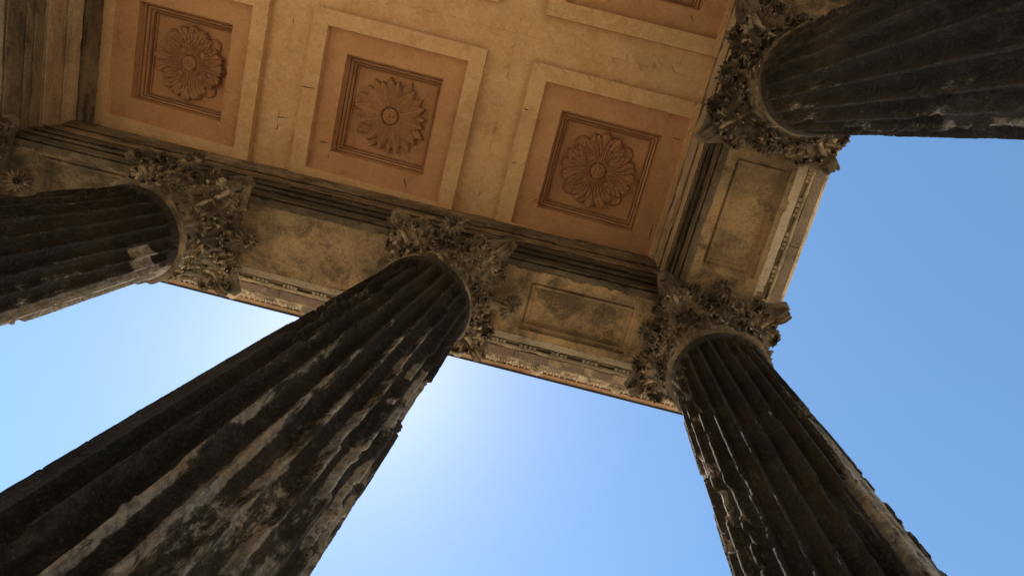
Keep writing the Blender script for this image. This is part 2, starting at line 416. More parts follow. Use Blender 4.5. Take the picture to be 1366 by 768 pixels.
def abacus_mesh(seed, half=.61, mid=.50, cutc=.055):
    # one outline: concave sides, cropped corners
    pts = []
    n = 22
    for k in range(4):
        c, s_ = math.cos(k * PI / 2), math.sin(k * PI / 2)
        for i in range(n):
            y = -(half - cutc) + 2 * (half - cutc) * i / (n - 1)
            x = mid + (half - mid) * (abs(y) / (half - cutc)) ** 2.1 + .0
            if i in (0, n - 1): x = half
            pts.append((x * c - y * s_, x * s_ + y * c))
    pts = np.array(pts)
    prof = [(.90, .676), (.925, .690), (.93, .712), (.975, .722), (.985, .748), (1.0, .752), (1.0, .7755)]
    P = np.array([[(*(p * f), z) for p in pts] for f, z in prof])
    d = (fbm(P, 16, 4, seed) - .5) * .05
    er = sstep(.55, .72, fbm(P, 5, 3, seed + 9)) * .05
    P[..., :2] *= (1 + (d - er)[..., None] * .8)
    m = len(pts); V = P.reshape(-1, 3)
    F = [list(map(int, f)) for f in grid_faces(len(prof), m, True)]
    F += [list(range(m))[::-1]]
    wr = (fbm(V, 10, 4, seed) - .5) * 1.1 + .12
    return mesh("abacus", V, F, None, True, {"wear_and_sun": wr})

LOW = [leaf_mesh(.30, .34, .030, .022, 11 + k, broken=b) for k, b in enumerate((0, .4, .9))]
HIGH = [leaf_mesh(.53, .34, .034, .030, 31 + k, r_add=.0, broken=b) for k, b in enumerate((0, .3, .8))]
CALYX = [leaf_mesh(.27, .24, .03, .02, 51 + k, r_add=.005, z0=.39, broken=b, outward=.13, lobes=4) for k, b in enumerate((0, .5))]
CORNER = [leaf_mesh(.31, .36, .03, .0, 61 + k, r_add=.02, z0=.30, broken=b, outward=.17, lobes=4) for k, b in enumerate((0, .6))]
VOL = [volute_mesh(71 + k, .70, .60, .085, 1.6, .41, .36, .060, .030, s * .11, s * .02) for k, s in enumerate((-1, 1))]
HEL = [volute_mesh(81 + k, .47, .60, .055, 1.4, .39, .36, .05, .024, s * .10, s * .055) for k, s in enumerate((-1, 1))]
FLE = [fleuron_mesh(91), fleuron_mesh(92)]
ABA = [abacus_mesh(95), abacus_mesh(96)]
def with_mat(me, mat, cache={}):
    k = (me.name, mat.name)
    if k not in cache:
        c = me.copy(); c.materials.clear(); c.materials.append(mat); cache[k] = c
    return cache[k]

def make_capital(root, ringR, seed, mat, fle_d=.575, ringw=.0, pale=None):
    rng = random.Random(seed)
    bz = [(ringR - .03, -.02)] + [(r_, z_) for z_, r_ in BELL]
    V, F = lathe(bz, 72, .03, seed)
    wr = (fbm(V, 8, 3, seed) - .5) * .8 - .2
    cap = link("capital", mesh("capital", V, F, mat, True, {"wear_and_sun": wr}), root, (0, 0, NECK))
    a = np.linspace(0, 2 * PI, 13)
    tor = [(ringR - .018 + .018 * math.cos(x), .018 * math.sin(x)) for x in np.linspace(-PI * .6, PI * .6, 9)]
    tor = [(ringR - .045, -.03), (ringR - .022, -.03)] + tor[1:] + [(ringR - .05, .022)]
    V, F = lathe(tor, 128, .046, seed + 2)
    link("astragal", mesh("astragal", V, F, mat, True, {"wear_and_sun": (fbm(V, 5, 4, seed + 3) - .5) * .9 + ringw}), cap, (0, 0, 0))
    for k in range(8):
        a1, a2 = k * PI / 4 + PI / 8, k * PI / 4
        m1, m2 = (M_sunlit if pale and pale[0] < a < pale[1] else mat for a in (a1, a2))
        link("leaf", with_mat(rng.choice(LOW), m1), cap, (0, 0, .0), (0, 0, k * PI / 4 + PI / 8 + rng.uniform(-.03, .03)), (1, 1, rng.uniform(.95, 1.05)), label="cream coloured leaf with sunlight painted into its colour" if m1 is M_sunlit else None)
        link("leaf", with_mat(rng.choice(HIGH), m2), cap, (0, 0, .0), (0, 0, k * PI / 4 + rng.uniform(-.03, .03)), (1, 1, rng.uniform(.96, 1.04)))
    for k in range(4):
        A = PI / 4 + k * PI / 2
        link("corner_leaf", with_mat(rng.choice(CORNER), mat), cap, (0, 0, 0), (0, 0, A))
        for s in (0, 1):
            link("calyx_leaf", with_mat(rng.choice(CALYX), mat), cap, (0, 0, 0), (0, 0, A + (-.27, .27)[s]))
            link("volute", with_mat(VOL[s], mat), cap, (0, 0, 0), (0, 0, A))
            link("helix", with_mat(HEL[s], mat), cap, (0, 0, 0), (0, 0, A + PI / 4))
        d = fle_d[k] if isinstance(fle_d, (list, tuple)) else fle_d
        if d:
            ang = k * PI / 2
            link("fleuron", with_mat(FLE[k % 2], mat), cap, (d * math.cos(ang), d * math.sin(ang), .655), (rng.uniform(0, 3), .75, ang))
            stv = Parts(); ww = .035
            for (x0, x1, z0, z1) in ((.36, d - .02, .60, .665),):
                V = []
                for x, z, w2 in ((x0, z0, .045), (d - .07, z0 + .02, .032), (x1, z1, .022)):
                    for yy, zz in ((-w2, -.022), (w2, -.022), (w2, .022), (-w2, .022)): V.append((x, yy, z + zz))
                F = grid_faces(3, 4, True).tolist() + [[3, 2, 1, 0], [8, 9, 10, 11]]
                stv.add(V, F)
            link("stalk", stv.me("stalk", mat, True), cap, (0, 0, 0), (0, 0, ang))
    link("abacus", with_mat(ABA[seed % 2], mat), cap, (0, 0, 0), (0, 0, (seed % 4) * PI / 2))
    return cap

def make_base(root, r):
    pr = [(r + .02, .48), (r + .03, .44)]
    pr += [(r + .05 + .04 * math.cos(x), .40 + .04 * math.sin(x)) for x in np.linspace(PI / 2, -PI / 2, 8)]
    pr += [(r + .045, .34), (r + .03, .30), (r + .06, .26)]
    pr += [(r + .10 + .06 * math.cos(x), .20 + .06 * math.sin(x)) for x in np.linspace(PI / 2, -PI / 2, 9)]
    V, F = lathe(pr[::-1], 72, .02, 4); F = F[:, ::-1]
    link("base", mesh("base", V, F, M_shaft, True, {"wear_and_sun": np.full(len(V), .3)}), root)
    p = Parts(); s = r + .18; p.box(-s, s, -s, s, 0, .14, .003); link("plinth", p.me("plinth", M_floor), root)

GRP = "fluted Corinthian columns of the portico"
def cang(T, a): return np.cos(T - a)
# view direction angles: the camera stands at (1.49, 1.58)
cols = []
def mask_c2(T, Z, P):      # towards the lower right of the picture
    return -.12 + .20 * sstep(5.6, 3.2, Z) * sstep(-.3, .7, cang(T, 2.75)) + .05 * sstep(5.2, 3.6, Z)
def w_c2(T, Z, P): return .46 * sstep(5.9, 3.9, Z) * sstep(-.1, .75, cang(T, 2.95)) - .10
def mask_c1(T, Z, P): return -.13 + .10 * sstep(5.4, 3.5, Z) * sstep(.3, 1, cang(T, 2.4))
def w_c1(T, Z, P): return -.12 + .62 * sstep(.84, .97, cang(T, 2.0)) * sstep(6.2, 5.2, Z) + .50 * sstep(.6, .95, cang(T, -.5))  # last term: wear plus sunlight painted on the left arrises
def mask_c3(T, Z, P): return -.16
def w_c3(T, Z, P): return .85 * sstep(.84, .97, cang(T, -2.25)) + .20 * sstep(.7, 1, cang(T, 3.5)) - .03  # first term: sunlit rim of the lower edge painted as pale stone
def w_c5(T, Z, P): return .30 * sstep(.3, .95, cang(T, -1.5))  # pale ridges, with rim light along the lower side painted in
def mask_c5(T, Z, P): return -.12 + .14 * sstep(.4, 1, cang(T, -1.0))
specs = [
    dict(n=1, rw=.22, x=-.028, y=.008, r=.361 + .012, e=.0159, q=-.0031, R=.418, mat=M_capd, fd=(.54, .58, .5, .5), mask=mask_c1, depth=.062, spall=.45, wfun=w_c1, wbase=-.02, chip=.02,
         label="corner column on the right with pale broken arrises beneath the two meeting beams",
         fills=[(6, 6, 5.1, .8, .3), (8, 8, 5.6, .7, .2)]),
    dict(n=2, x=2.474, y=-.014, r=.409, e=.0209, q=-.0025, R=.433, mat=M_cap, fd=(.55, .6, .70, .5), mask=mask_c2, wfun=w_c2, wbase=0, chip=-.01, spall=.34, wspall=.16, depth=.066, nz=560,
         warr=.62, fills=[(3, 3, 4.4, .7, .0)],
         label="largest black fluted column leaning from the lower left corner to the middle"),
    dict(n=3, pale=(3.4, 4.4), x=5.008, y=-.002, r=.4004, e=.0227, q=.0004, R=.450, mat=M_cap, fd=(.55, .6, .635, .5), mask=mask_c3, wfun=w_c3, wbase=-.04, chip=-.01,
         label="column at the left edge with pale repaired patches just under its capital",
         patches=[(3.0, 3.24, NECK - .60, NECK - .30, 1.5), (3.27, 3.52, NECK - .56, NECK - .28, 1.5), (3.8, 4.05, NECK - .62, NECK - .32, 1.4)]),
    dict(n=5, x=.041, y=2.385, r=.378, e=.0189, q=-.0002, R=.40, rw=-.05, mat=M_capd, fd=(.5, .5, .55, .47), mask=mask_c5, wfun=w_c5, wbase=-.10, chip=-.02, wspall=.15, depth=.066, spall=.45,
         label="darkest column crossing the upper right corner above the blue sky"),
    dict(n=4, x=7.44, y=.03, r=.395, e=.02, q=0, R=.44, mat=M_capd, fd=(.5, .5, .70, .5), wbase=-.1, nz=120, per=10,
         label="column mostly outside the left edge, showing only its capital and flower"),
]
for c in specs:
    y = fy(c['x'], c['y']) if c['n'] != 5 else c['y']
    root = thing("corinthian_column", c['label'], "column", (c['x'], y, 0), GRP)
    link("shaft", make_shaft(c['x'], y, c['r'], c['e'], c['q'], c['n'] * 7 + 1, c), root)
    make_capital(root, c['R'], c['n'] * 3, c['mat'], c['fd'], c.get('rw', -.15), c.get('pale'))
    make_base(root, c['r'] + .07)

# ------------------------------------------------------------------ entablatures
def sheared(V):
    V = np.array(V, float).reshape(-1, 3); V[:, 1] -= K * (V[:, 0] - CX); return V
ID = lambda V: np.asarray(V, float).reshape(-1, 3)
def to_side(V):          # local (along, across, z): front frame -> side frame: along = y, across = x
    V = np.asarray(V, float).reshape(-1, 3); return V[:, [1, 0, 2]]

def sweep(prof, xs, tf, mat, name, parent, rough=.006, chip=.0, seed=3, flip=False, close=False, kind=None, cut0=0.0, cut1=0.0, label=None, base=None):
    """profile (across, z) swept along xs; cut0/cut1 mitre the ends (slope along/across)"""
    prof = np.array(prof, float)
    # resample the profile finely
    seg = np.linalg.norm(np.diff(prof, axis=0), axis=1); out = [prof[0]]
    for k in range(len(seg)):
        m = max(1, int(seg[k] / .014))
        for i in range(1, m + 1): out.append(prof[k] + (prof[k + 1] - prof[k]) * i / m)
    pr = np.array(out); n = len(pr)
    X = np.repeat(np.array(xs, float)[:, None], n, 1); Y = np.repeat(pr[None, :, 0], len(xs), 0); Zz = np.repeat(pr[None, :, 1], len(xs), 0)
    t = (X - xs[0]) / (xs[-1] - xs[0]); base = prof[:, 0].min() if base is None else base
    X = X + (1 - t) * cut0 * (Y - base) * (t < 1) - t * cut1 * (Y - base)
    P = np.stack([X, Y, Zz], -1)
    Ps = P * np.array([.35, 1, 1])
    d = (fbm(Ps, 30, 4, seed) - .5) * rough * 2 + (fbm(P, 9, 4, seed + 4) - .5) * rough * 1.5
    if chip:
        tn = np.gradient(pr, axis=0); tn /= np.linalg.norm(tn, axis=1, keepdims=True) + 1e-9
        cv = np.linalg.norm(np.gradient(tn, axis=0), axis=1)
        d -= chip * sstep(.50, .66, fbm(Ps, 12, 5, seed + 8, .6)) * (.35 + .65 * np.clip(cv * 1.4, 0, 1))[None, :]
    tn = np.gradient(pr, axis=0); tn /= np.linalg.norm(tn, axis=1, keepdims=True) + 1e-9
    nn = np.stack([tn[:, 1], -tn[:, 0]], 1) * (-1 if flip else 1)
    P[..., 1] += d * nn[None, :, 0]; P[..., 2] += d * nn[None, :, 1]
    V = tf(P); F = grid_faces(len(xs), n)
    return link(name, mesh(name, V, F, mat, False), parent, kind=kind, label=label)

def soffit_block(x0, x1, ya, yb, panel, tf, mat, parent, seed, light_edge=None, plain_wear=.0, label=None):
    """one architrave beam: closed box whose underside is a relief with a sunk panel"""
    nx = max(8, int((x1 - x0) / .0125)); ny = int((yb - ya) / .0125) + 1
    xs = np.linspace(x0 + .002, x1 - .002, nx); ys = np.linspace(ya, yb, ny)
    X, Y = np.meshgrid(xs, ys, indexing='ij')
    P = np.stack([X, Y, 0 * X + H], -1)
    z = (fbm(P, 5, 5, seed) - .5) * .012 + (fbm(P, 30, 4, seed) - .5) * .006
    if panel:
        px0, px1, py0, py1 = panel
        d = np.minimum(np.minimum(X - px0, px1 - X), np.minimum(Y - py0, py1 - Y))
        z += .034 * sstep(0, .008, d) + .014 * sstep(.014, .024, d) - .022 * sstep(.030, .038, d) + .034 * sstep(.044, .054, d) + .026 * sstep(.064, .074, d)
        z = np.where(d > .075, z + (fbm(P, 8, 4, seed + 2) - .5) * .012, z)
    e = np.minimum(Y - ya, yb - Y)
    z += .016 * sstep(.02, 0, e) * sstep(.45, .62, fbm(P, 8, 4, seed + 5))
    er = sstep(.6, .72, fbm(P, 4, 4, seed + 7)) * plain_wear
    z += er * (.006 + .014 * fbm(P, 25, 3, seed))
    P[..., 2] = H + z
    n0 = nx * ny
    Vt = np.array([[x0 + .002, ya, H + .55], [x1 - .002, ya, H + .55], [x1 - .002, yb, H + .55], [x0 + .002, yb, H + .55]])
    V = np.concatenate([P.reshape(-1, 3), Vt]); V = tf(V)
    F = [list(map(int, f)) for f in grid_faces(nx, ny)]
    a, b, c, d_ = n0, n0 + 1, n0 + 2, n0 + 3
    F.append([i * ny for i in range(nx)] + [b, a]); F.append([i * ny + ny - 1 for i in range(nx)][::-1] + [d_, c])
    F.append(list(range(ny))[::-1] + [a, d_]); F.append([(nx - 1) * ny + j for j in range(ny)] + [c, b]); F.append([a, b, c, d_])
    return link("architrave_block", mesh("architrave_block", V, F, mat, False), parent, label=label)

def inner_profile(s0, s1):
    """from the soffit edge up to the ceiling in three courses; s0 = across at the edge, s1 at the ceiling"""
    k = (s1 - s0) / .10
    low = [(-.055, .012), (-.04, -.003), (0, -.004), (.005, -.002), (.005, .045), (.014, .045), (.014, .012), (.024, .02), (.024, .10), (.026, .19), (.026, .245), (.036, .245), (.036, .20),
           (.048, .22), (.05, .26), (.05, .315), (.060, .315), (.060, .27), (.066, .28), (.068, .385)]
    mid = [(.068, .385), (.068, .44), (.077, .44), (.077, .40), (.083, .42), (.085, .60), (.085, .665), (.095, .665), (.095, .62), (.106, .67), (.118, .70), (.13, .735), (.132, .775), (.060, .778)]
    top = [(.060, .778), (.060, .85), (.088, .852), (.10, .86), (.10, 1.30)]
    return [[(s0 + a * k, H + z) for a, z in q] for q in (low, mid, top)]
def inner_mouldings(s0, s1, xs, tf, mats, root, seed, chips=(.020, .028, .022), **kw):
    allp = inner_profile(s0, s1); mn = min(p[0] for q in allp for p in q)
    for q, nm, m, ch in zip(allp, ("lower_moulding", "fascia", "wall_strip"), mats, chips):
        sweep(q, xs, tf, m, nm, root, .005, ch, seed, base=mn, **kw)

def dentil_row(x0, x1, y_in, y_out, z, tf, parent, mat, pitch=.345):
    """pierced fillet: slots with knobbly dentils between"""
    p = Parts(); rng = random.Random(5)
    x = x0
    while x < x1 - .05:
        a, b = x + .15, min(x + pitch, x1)
        q = a
        while q < b - .03:
            w_ = rng.uniform(.028, .042); g = rng.uniform(.008, .016)
            zz = z - rng.uniform(.0, .014)
            V = np.array([[xx, yy, z2] for z2 in (zz, z + .06) for yy in (y_in + rng.uniform(0, .006), y_in + (y_out - y_in) * rng.uniform(.8, 1)) for xx in (q, min(q + w_, b))], float)
            V = tf(V); p.add(V, [(0, 2, 3, 1), (4, 5, 7, 6), (0, 1, 5, 4), (2, 6, 7, 3), (0, 4, 6, 2), (1, 3, 7, 5)])
            q += w_ + g
        x += pitch
    link("dentil_row", p.me("dentil_row", mat), parent, kind="stuff")

def build_front():
    root = thing("entablature", "long front beam across the picture resting on four columns, with egg and dart edge", "entablature", (CX, 0, 0), "entablature beams carrying the ceiling")
    tf0 = sheared
    off = np.array([CX, 0, 0])
    tf = lambda V: tf0(V) - off
    joints = [-.376, 2.474, 5.008, 7.86]
    pans = [(.645, 1.671, -.244, .232), None, (5.62, 6.633, -.26, .295)]
    labs = ["beam underside with a deep sunk panel beside the corner column", "plain worn beam underside without a panel", "dark beam underside with a sunk panel at the left edge"]
    for k in range(3):
        soffit_block(joints[k], joints[k + 1], -.376, .335, pans[k], tf, M_soffit if k < 2 else M_dim, root, 20 + k, plain_wear=(.6, 1.5, .6)[k], label=labs[k])
    nx = 560
    xs = np.linspace(.12, 7.42, nx)
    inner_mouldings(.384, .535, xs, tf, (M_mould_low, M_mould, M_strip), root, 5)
    # pale outer strip of the soffit (a separate course, a few mm lower)
    xs = np.linspace(-.37, 7.85, 500)
    sweep([(-.31, H + .004), (-.315, H - .005), (-.378, H - .006), (-.379, H + .20), (-.395, H + .21), (-.395, H + .42), (-.44, H + .47), (-.44, H + .50), (-.38, H + .51), (-.38, H + .78), (-.50, H + .84)],
          xs, tf, M_edge, "outer_fascia", root, .004, .008, 6, flip=True)
    # bed of the cornice, slotted fillet, corona, sima
    L0, L1 = -.88, 8.36
    sweep([(-.38, H + .845), (-.70, H + .855)], np.linspace(L0 + .1, L1 - .1, 200), tf, M_dim, "cornice_bed", root, .003, 0, 7, flip=True)
    dentil_row(L0 + .1, L1 - .1, -.684, -.722, H + .845, tf, root, M_corn2)
    sweep([(-.71, H + .93), (-.713, H + .852), (-.725, H + .840), (-.75, H + .846), (-.765, H + .86), (-.77, H + .93)], np.linspace(L0, L1, 700), tf, M_corn2, "bed_moulding", root, .006, .018, 16, flip=True)
    x = L0; k = 0; rng = random.Random(3)
    while x < L1 - .05:
        x2 = min(x + (.98 if k % 2 else .78), L1)
        b = sweep([(-.765, H + .93), (-.77, H + .868), (-.775, H + .862), (-.862, H + .866), (-.868, H + .874), (-.872, H + .93)], np.linspace(x + .003, x2 - .003, 70), tf, M_corona, "corona_block", root, .0022, .006, 30 + k, flip=True)
        x = x2; k += 1
    sweep([(-.868, H + .895), (-.885, H + .882), (-.905, H + .885), (-.955, H + .915), (-.975, H + .93), (-.98, H + .96)], np.linspace(L0, L1, 600), tf, M_corn, "sima", root, .003, .008, 12, flip=True)
    # eggs and darts
    p = Parts(); x = L0 + .05; k = 0
    while x < L1 - .05:
        a = np.linspace(0, 2 * PI, 10, endpoint=False)
        V = [(x, -.928, H + .868)]
        if rng.random() > .34:
            for rr, zz in ((.6, .874), (1, .905)):
                for t in a: V.append((x + rr * .023 * math.cos(t), -.928 + rr * .034 * math.sin(t), H + zz - .25 * (.0 + rr * .034 * math.sin(t)) ))
            F = [(0, 1 + j, 1 + (j + 1) % 10) for j in range(10)] + [(1 + j, 11 + j, 11 + (j + 1) % 10, 1 + (j + 1) % 10) for j in range(10)]
            p.add(tf(V), F)
        if k % 2 == 0 or rng.random() > .5:
            V = np.array([[x + .033 + dx, yy, H + zz] for zz in (.874, .92) for yy in (-.965, -.895) for dx in (-.006, .006)])
            p.add(tf(V), [(0, 2, 3, 1), (0, 1, 5, 4), (2, 6, 7, 3), (0, 4, 6, 2), (1, 3, 7, 5)])
        x += .066; k += 1
    link("egg_and_dart", p.me("egg_and_dart", M_corn, True), root, kind="stuff")
    for k, x in enumerate(np.arange(2.27 - .9 * 3, L1, .9)):
        nr, na = 8, 40
        q, t = np.meshgrid(np.linspace(0, 1, nr), np.arange(na) / na * 2 * PI, indexing='ij')
        R_ = (.088, .06, .075)[k % 3] if abs(x - 2.27) > .1 else .092
        r = q * R_ * (1 + .10 * np.abs(np.sin(4 * t)))
        Zr = H + .93 - .075 * np.sqrt(np.clip(1 - q ** 2 * .98, 0, 1)) - .010 * np.cos(8 * t) * np.sin(PI * q)
        P = np.stack([x + r * np.cos(t), -.945 + r * np.sin(t), Zr], -1)
        P[..., 2] += (fbm(P, 40, 3, k) - .5) * .03
        link("rosette", mesh("rosette", tf(P), grid_faces(nr, na, True), M_corn, True), root)
    sweep([(-.975, H + .91), (-.982, H + .900), (-1.022, H + .902), (-1.026, H + .91)], np.linspace(L0, L1, 300), tf, M_orange, "edge_tile_course", root, .002, .003, 14, flip=True)
    p = Parts(); V = np.array([[xx, yy, zz] for zz in (H + .892, H + .94) for yy in (-1.043, -1.024) for xx in (L0, L1)])
    p.add(tf(V), [(0, 2, 3, 1), (4, 5, 7, 6), (0, 1, 5, 4), (2, 6, 7, 3), (0, 4, 6, 2), (1, 3, 7, 5)])
    link("metal_flashing", p.me("metal_flashing", M_metal), root)
    p = Parts(); V = np.array([[xx, yy, zz] for zz in (H + .945, H + 1.30) for yy in (-1.0, -.30) for xx in (L0, L1)])
    p.add(tf(V), [(0, 2, 3, 1), (4, 5, 7, 6), (0, 1, 5, 4), (2, 6, 7, 3), (0, 4, 6, 2), (1, 3, 7, 5)])
    link("cornice_top", p.me("cornice_top", M_dim), root)
    p = Parts(); V = np.array([[xx, yy, zz] for zz in (H + .56, H + 1.30) for yy in (-.37, .31) for xx in (-.37, 7.86)])
    p.add(tf(V), [(0, 2, 3, 1), (4, 5, 7, 6), (0, 1, 5, 4), (2, 6, 7, 3), (0, 4, 6, 2), (1, 3, 7, 5)])
    link("frieze_core", p.me("frieze_core", M_dim), root)

YB = 6.70        # back wall
def build_side(right=True):
    if right:
        lab = "beam with a sunk panel running up from the corner column to the darkest column"
        ox = 0.0; sg = 1.0; a0, a1 = .3665, .489
    else:
        lab = "dim beam face with stacked mouldings and a dark crack at the upper left edge"
        ox = 7.47; sg = -1.0; a0, a1 = .40, .51
    root = thing("entablature", lab, "entablature", (ox, 0, 0), "entablature beams carrying the ceiling")
    def tf(V):
        V = np.asarray(V, float).reshape(-1, 3); return np.stack([V[:, 1] * sg, V[:, 0], V[:, 2]], 1)
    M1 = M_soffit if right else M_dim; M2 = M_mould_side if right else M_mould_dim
    yf0 = (.43 if right else .20)
    soffit_block(yf0, 2.371, -.376, .32 if right else .35, (.78, 1.778, -.244, .233), tf, M1, root, 41 if right else 43, plain_wear=.8)
    soffit_block(2.371, YB, -.376, .32 if right else .35, (3.1, 4.6, -.244, .233), tf, M1, root, 42 if right else 44, plain_wear=.8)
    y0 = fy(.38, .384) if right else fy(7.1, .384)
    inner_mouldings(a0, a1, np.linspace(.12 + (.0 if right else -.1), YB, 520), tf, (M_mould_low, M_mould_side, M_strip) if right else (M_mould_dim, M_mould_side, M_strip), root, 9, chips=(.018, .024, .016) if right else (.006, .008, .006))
    if right:
        sweep([(-.29, H + .004), (-.295, H - .004), (-.372, H - .005), (-.374, H + .20), (-.39, H + .21), (-.39, H + .42), (-.44, H + .47), (-.44, H + .50), (-.38, H + .51), (-.38, H + .78), (-.50, H + .84)],
              np.linspace(-.30, YB, 400), tf, M_edge2, "outer_fascia", root, .004, .008, 6, flip=True)
        sweep([(-.38, H + .845), (-.68, H + .855)], np.linspace(-.9, YB, 120), tf, M_dim, "cornice_bed", root, .003, 0, 7, flip=True)
        dentil_row(-.85, YB, -.658, -.692, H + .845, tf, root, M_corn2)
        sweep([(-.684, H + .93), (-.686, H + .852), (-.70, H + .840), (-.72, H + .846), (-.732, H + .86), (-.735, H + .93)], np.linspace(-.9, YB, 500), tf, M_corn2, "bed_moulding", root, .006, .018, 16, flip=True)
        x = -.96; k = 0
        while x < YB - .05:
            x2 = min(x + 1.02, YB)
            sweep([(-.728, H + .93), (-.732, H + .868), (-.738, H + .862), (-.838, H + .866), (-.842, H + .874), (-.846, H + .93)], np.linspace(x + .003, x2 - .003, 60), tf, M_corona2, "corona_block", root, .0022, .006, 60 + k, flip=True)
            x = x2; k += 1
        sweep([(-.84, H + .915), (-.848, H + .895), (-.872, H + .897), (-.886, H + .91), (-.888, H + 1.2)], np.linspace(-.98, YB, 300), tf, M_corn, "sima", root, .0025, .006, 12, flip=True)
        p = Parts(); V = np.array([[xx, yy, zz] for zz in (H + .945, H + 1.30) for yy in (-.87, -.30) for xx in (-.96, YB)])
        p.add(tf(V), [(0, 2, 3, 1), (4, 5, 7, 6), (0, 1, 5, 4), (2, 6, 7, 3), (0, 4, 6, 2), (1, 3, 7, 5)])
        link("cornice_top", p.me("cornice_top", M_dim), root)
    else:
        p = Parts(); V = np.array([[xx, yy, zz] for zz in (H + .56, H + 1.30) for yy in (-.89, -.30) for xx in (-.9, YB)])
        p.add(tf(V), [(0, 2, 3, 1), (4, 5, 7, 6), (0, 1, 5, 4), (2, 6, 7, 3), (0, 4, 6, 2), (1, 3, 7, 5)])
        link("cornice_top", p.me("cornice_top", M_dim), root)
    p = Parts(); V = np.array([[xx, yy, zz] for zz in (H + .555, H + 1.295) for yy in (-.365, .29) for xx in (-.3, YB)])
    p.add(tf(V), [(0, 2, 3, 1), (4, 5, 7, 6), (0, 1, 5, 4), (2, 6, 7, 3), (0, 4, 6, 2), (1, 3, 7, 5)])
    link("frieze_core", p.me("frieze_core", M_dim), root)

M_edge = mat_stone("outer_strip_stone", (.3, .235, .15), (.38, .3, .2), (.12, .09, .055), .6, (.48, .68))
M_edge2 = mat_stone("pale_strip_stone", (.44, .34, .23), (.5, .4, .28), (.2, .155, .1), .5, (.55, .72))
M_corn2 = mat_stone("dentil_stone", (.3, .23, .14), (.42, .32, .19), (.09, .07, .05), .7, (.42, .6))
M_corona2 = mat_stone("corona_stone_side", (.2, .145, .1), (.27, .2, .14), (.07, .05, .035), .6, (.5, .65))
build_front(); build_side(True); build_side(False)

# ------------------------------------------------------------------ ceiling
XA, DX, YA, DY = 1.309, 2.3749, 1.2915, 2.2834
root = thing("coffered_ceiling", "ochre coffered stone ceiling with carved flowers in square recesses", "ceiling", (XA, YA, CZ))
def ring_mesh(name, o, i, zo_bottom, zi_top, mat, seed, n=48, rough=.0015, side_out=None, side_in=None):
    """square ring, underside at z = zo_bottom, outer wall up to side_out, inner wall up to side_in"""
    (ox, oy), (ix, iy) = o, i
    loops = []
    if side_out is not None: loops.append((ox, oy, side_out))
    loops += [(ox, oy, zo_bottom)]
    for f in (.33, .67): loops.append((ox + (ix - ox) * f, oy + (iy - oy) * f, zo_bottom))
    loops.append((ix, iy, zo_bottom))
    if side_in is not None: loops.append((ix, iy, side_in))
    P = []
    for (a, b, z) in loops:
        t = np.linspace(-1, 1, n + 1)[:-1]
        pts = [(a * s, -b) for s in t] + [(a, b * s) for s in t] + [(-a * s, b) for s in t] + [(-a, -b * s) for s in t]
        P.append([(x, y, z) for x, y in pts])
    P = np.array(P); d = (fbm(P, 7, 4, seed) - .5) * rough * 2 + (fbm(P, 40, 3, seed) - .5) * rough
    P += np.stack([d, d, d], -1)
    e = sstep(.60, .74, fbm(P, 14, 4, seed + 3)) * .014
    for k in range(len(loops)):
        if abs(loops[k][2] - zo_bottom) < 1e-6 and (k == 0 or k == len(loops) - 1 or loops[k][:2] in ((ox, oy), (ix, iy))): P[k, :, 2] += e[k]
    return mesh(name, P, grid_faces(len(loops), 4 * n, True), mat, False)
FR_O, FR_I, H1, H2 = (.9395, .9100), (.769, .754), (.5404, .5221), (.4491, .4342)
FIELD = .075; BAND = .062; PAN = .275
m_field = [ring_mesh("coffer", (DX / 2 - .0003, DY / 2 - .0003), (FR_O[0] - .01, FR_O[1] - .01), FIELD, 0, M_ceil, 3 + k, side_in=FIELD + .02) for k in range(3)]
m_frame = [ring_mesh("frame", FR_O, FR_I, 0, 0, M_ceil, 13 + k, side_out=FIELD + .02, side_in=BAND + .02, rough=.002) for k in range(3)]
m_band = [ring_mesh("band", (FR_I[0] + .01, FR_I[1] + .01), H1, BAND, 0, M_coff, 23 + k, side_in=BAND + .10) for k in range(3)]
def moulding(seed):
    prof = [(0, .055), (0, .10), (.016, .104), (.016, .150), (.026, .150), (.026, .112), (.046, .120), (.050, .128), (.050, .175), (.059, .175), (.059, .137), (.072, .150), (.074, .165), (.074, .220), (.084, .220), (.084, .188), (.0905, .188), (.0955, .192), (.0955, .24)]
    P = []; n = 40; t = np.linspace(-1, 1, n + 1)[:-1]
    for d, z in prof:
        a, b = H1[0] + .001 - d, H1[1] + .001 - d * .96
        pts = [(a * s, -b) for s in t] + [(a, b * s) for s in t] + [(-a * s, b) for s in t] + [(-a, -b * s) for s in t]
        P.append([(x, y, BAND + z) for x, y in pts])
    P = np.array(P); d = (fbm(P, 18, 4, seed) - .5) * .008; P += np.stack([d, d, d], -1)
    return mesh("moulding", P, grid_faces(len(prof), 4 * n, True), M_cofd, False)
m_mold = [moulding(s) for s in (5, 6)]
def panel_mesh(seed):
    n = 40; X, Y = np.meshgrid(np.linspace(-.47, .47, n), np.linspace(-.455, .455, n), indexing='ij')
    P = np.stack([X, Y, 0 * X + PAN], -1); P[..., 2] += (fbm(P, 9, 4, seed) - .5) * .01
    return mesh("panel", P, grid_faces(n, n), M_coff, True)
m_pan = panel_mesh(4)
